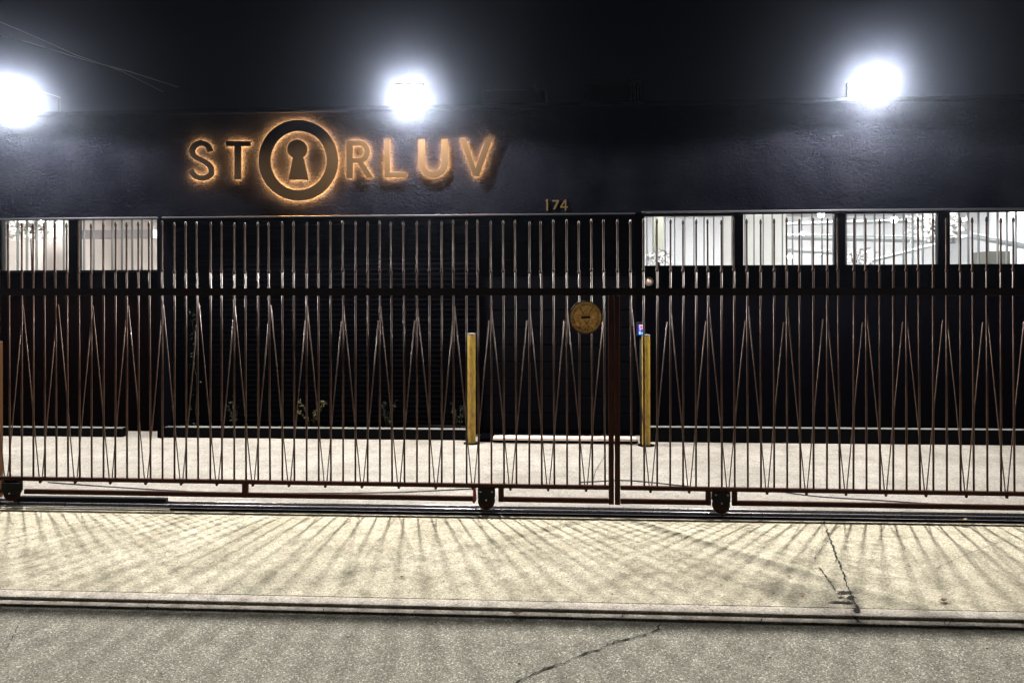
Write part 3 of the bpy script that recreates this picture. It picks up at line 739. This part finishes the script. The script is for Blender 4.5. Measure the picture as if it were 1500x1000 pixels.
# ------------------------------------------------------------------ tracks and cables
def track(Y, z1, w, px0, px1, label):
    m = MB(); x0, x1 = X(px0, Y), X(px1, Y)
    m.bbox(x0, x1, Y-w, Y+w, .0005, .008, .001)
    t = m.build('gate_track', TRACK, loc=(x0, Y, 0)); tag(t, label, 'gate track', 'steel tracks under the gate')
    rl = MB(); rl.tube([(x0, Y, z1-.009), ((x0+x1)/2, Y+.001, z1-.009), (x1, Y, z1-.009)], .009, 8)
    rl.box(x0, x1, Y-.005, Y+.005, .0085, z1-.012)
    rl.build('running_rail', TRACK, t, off=(x0, Y, 0))
track(GY, .03, .030, -340, 1900, 'front steel track that the gate wheels stand on')
track(GY+.10, .026, .026, -340, 1900, 'rear steel track just behind the gate wheels')
bp = MB().bbox(X(24, 5.47), X(246, 5.47), 5.43, 5.47, .0006, .062, .004)
tag(bp.build('steel_angle', BLACK, loc=(X(24, 5.47), 5.45, 0)), 'thick black bar lying along the track at the left end', 'bar')
tag(MB().bbox(X(246, 5.33), X(1900, 5.33), 5.345, 5.362, .0006, .012, .002).build('cable_conduit', BLACK, loc=(0, 5.35, 0)), 'thin black conduit running along the front of the track', 'conduit')
def gcable(pts, label):
    P = smooth_path([gnd(*p)[:2] for p in pts], 5)
    tag(MB().tube([(x, y, .006) for x, y in P], .0045, 6).build('cable', RUB, loc=(P[0][0], P[0][1], 0)), label, 'cable', 'thin black cables on the courtyard')
gcable([(70, 707), (140, 712), (250, 719), (330, 722), (430, 723), (560, 722), (640, 719), (695, 716)], 'thin black cable curving on the concrete behind the left gate')
gcable([(848, 707), (900, 704.5), (930, 705), (980, 710), (1020, 714)], 'short thin black cable on the concrete behind the meeting posts')
gcable([(1150, 722), (1200, 728), (1280, 733), (1380, 739), (1500, 742), (1600, 745)], 'thin black cable on the concrete behind the right gate')

# gate guide post at the far left edge
p = at(0, 500, 5.62); r = tag(MB().bbox(p.x-.05, p.x-.006, 5.6, 5.66, 0, p.z, .004).build('guide_post', M('orange_rust', (.05, .02, .006), .8, 0, .1), loc=(p.x, 5.63, 0)), 'orange rusty post at the extreme left edge behind the gate', 'post')

# ------------------------------------------------------------------ overhead wires and roof plant
def wire(pts, r0, label):
    P = [at(*p) for p in pts]
    q = [tuple(a) for a in P]; out = []
    for i in range(len(P)-1):
        for k in range(8): out.append(P[i].lerp(P[i+1], k/8))
    out.append(P[-1])
    tag(MB().tube(out, r0, 6).build('overhead_wire', M('wire_sheath', (.14, .135, .13), .5, .2), loc=tuple(P[0])), label, 'wire', 'overhead wires')
wire([(-120, 8, 7.2), (0, 50, 7.5), (60, 68, 7.7), (120, 87, 7.9), (190, 105, 8.1), (262, 128, 8.6)], .006, 'thicker overhead wire sloping down above the left lamp')
wire([(-120, -20, 7.3), (0, 32, 7.6), (50, 53, 7.8), (112, 81, 8.0), (180, 105, 8.3), (240, 135, 8.7)], .0035, 'thinner overhead wire crossing above the thicker one')
AC = M('grey_sheet_metal', (.30, .31, .33), .6, .3)
def roofbox(p0, p1, t0, t1, Y, dep, label, nm='rooftop_unit'):
    x0, x1 = X(p0, Y), X(p1, Y); z0, z1 = ZP-.18, at((p0+p1)/2, t0, Y).z
    r = thing(nm, label, 'rooftop unit', ((x0+x1)/2, Y, z0)); MB().bbox(x0, x1, Y, Y+dep, z0, z1, .02).build('cabinet', AC, r)
    return r, x0, x1, z0, z1
r, x0, x1, z0, z1 = roofbox(708, 795, 131, 150, 10.5, .9, 'low wide metal air unit on the roof right of the middle lamp')
MB().tube([(x1-.03, 10.42, z0), (x1-.03, 10.42, z1-.1), (x1-.12, 10.42, z1+.02)], .022, 8).build('pipe', AC, r)
MB().tube([(x1+.1, 10.42, z0), (x1+.06, 10.42, z1-.05)], .012, 8).build('pipe', AC, r)
r, x0, x1, z0, z1 = roofbox(858, 925, 122, 150, 11, .8, 'dark boxy vent with a white grille on its right side of the roof')
gm = MB(); xg0, xg1 = x1+.02, X(938, 11)
for k in range(4): z_ = z0+.1+k*(z1-z0-.1)/3; gm.box(xg0, xg1, 10.95, 10.975, z_-.012, z_+.012)
for k in range(3): x_ = xg0+k*(xg1-xg0)/2; gm.box(x_-.012, x_+.012, 10.976, 10.99, z0+.05, z1)
gm.build('grille', M('white_grille', (.7, .72, .75), .5), r)

# ------------------------------------------------------------------ added scatter volume imitating lens bloom
HZ = bpy.data.materials.new('bloom_volume'); HZ.use_nodes = True; t = HZ.node_tree; t.nodes.clear()
o = t.nodes.new('ShaderNodeOutputMaterial'); pv = t.nodes.new('ShaderNodeVolumePrincipled')
pv.inputs['Color'].default_value = (.66, .76, 1, 1); pv.inputs['Density'].default_value = .0019; pv.inputs['Anisotropy'].default_value = .979
t.links.new(pv.outputs[0], o.inputs['Volume'])
hz = MB().box(-61, 61, -41, 91, -1.4, 9).build('lamp_bloom', HZ); hz['kind'] = 'stuff'; hz['label'] = 'thin volume added to imitate lens glow around the lamps'
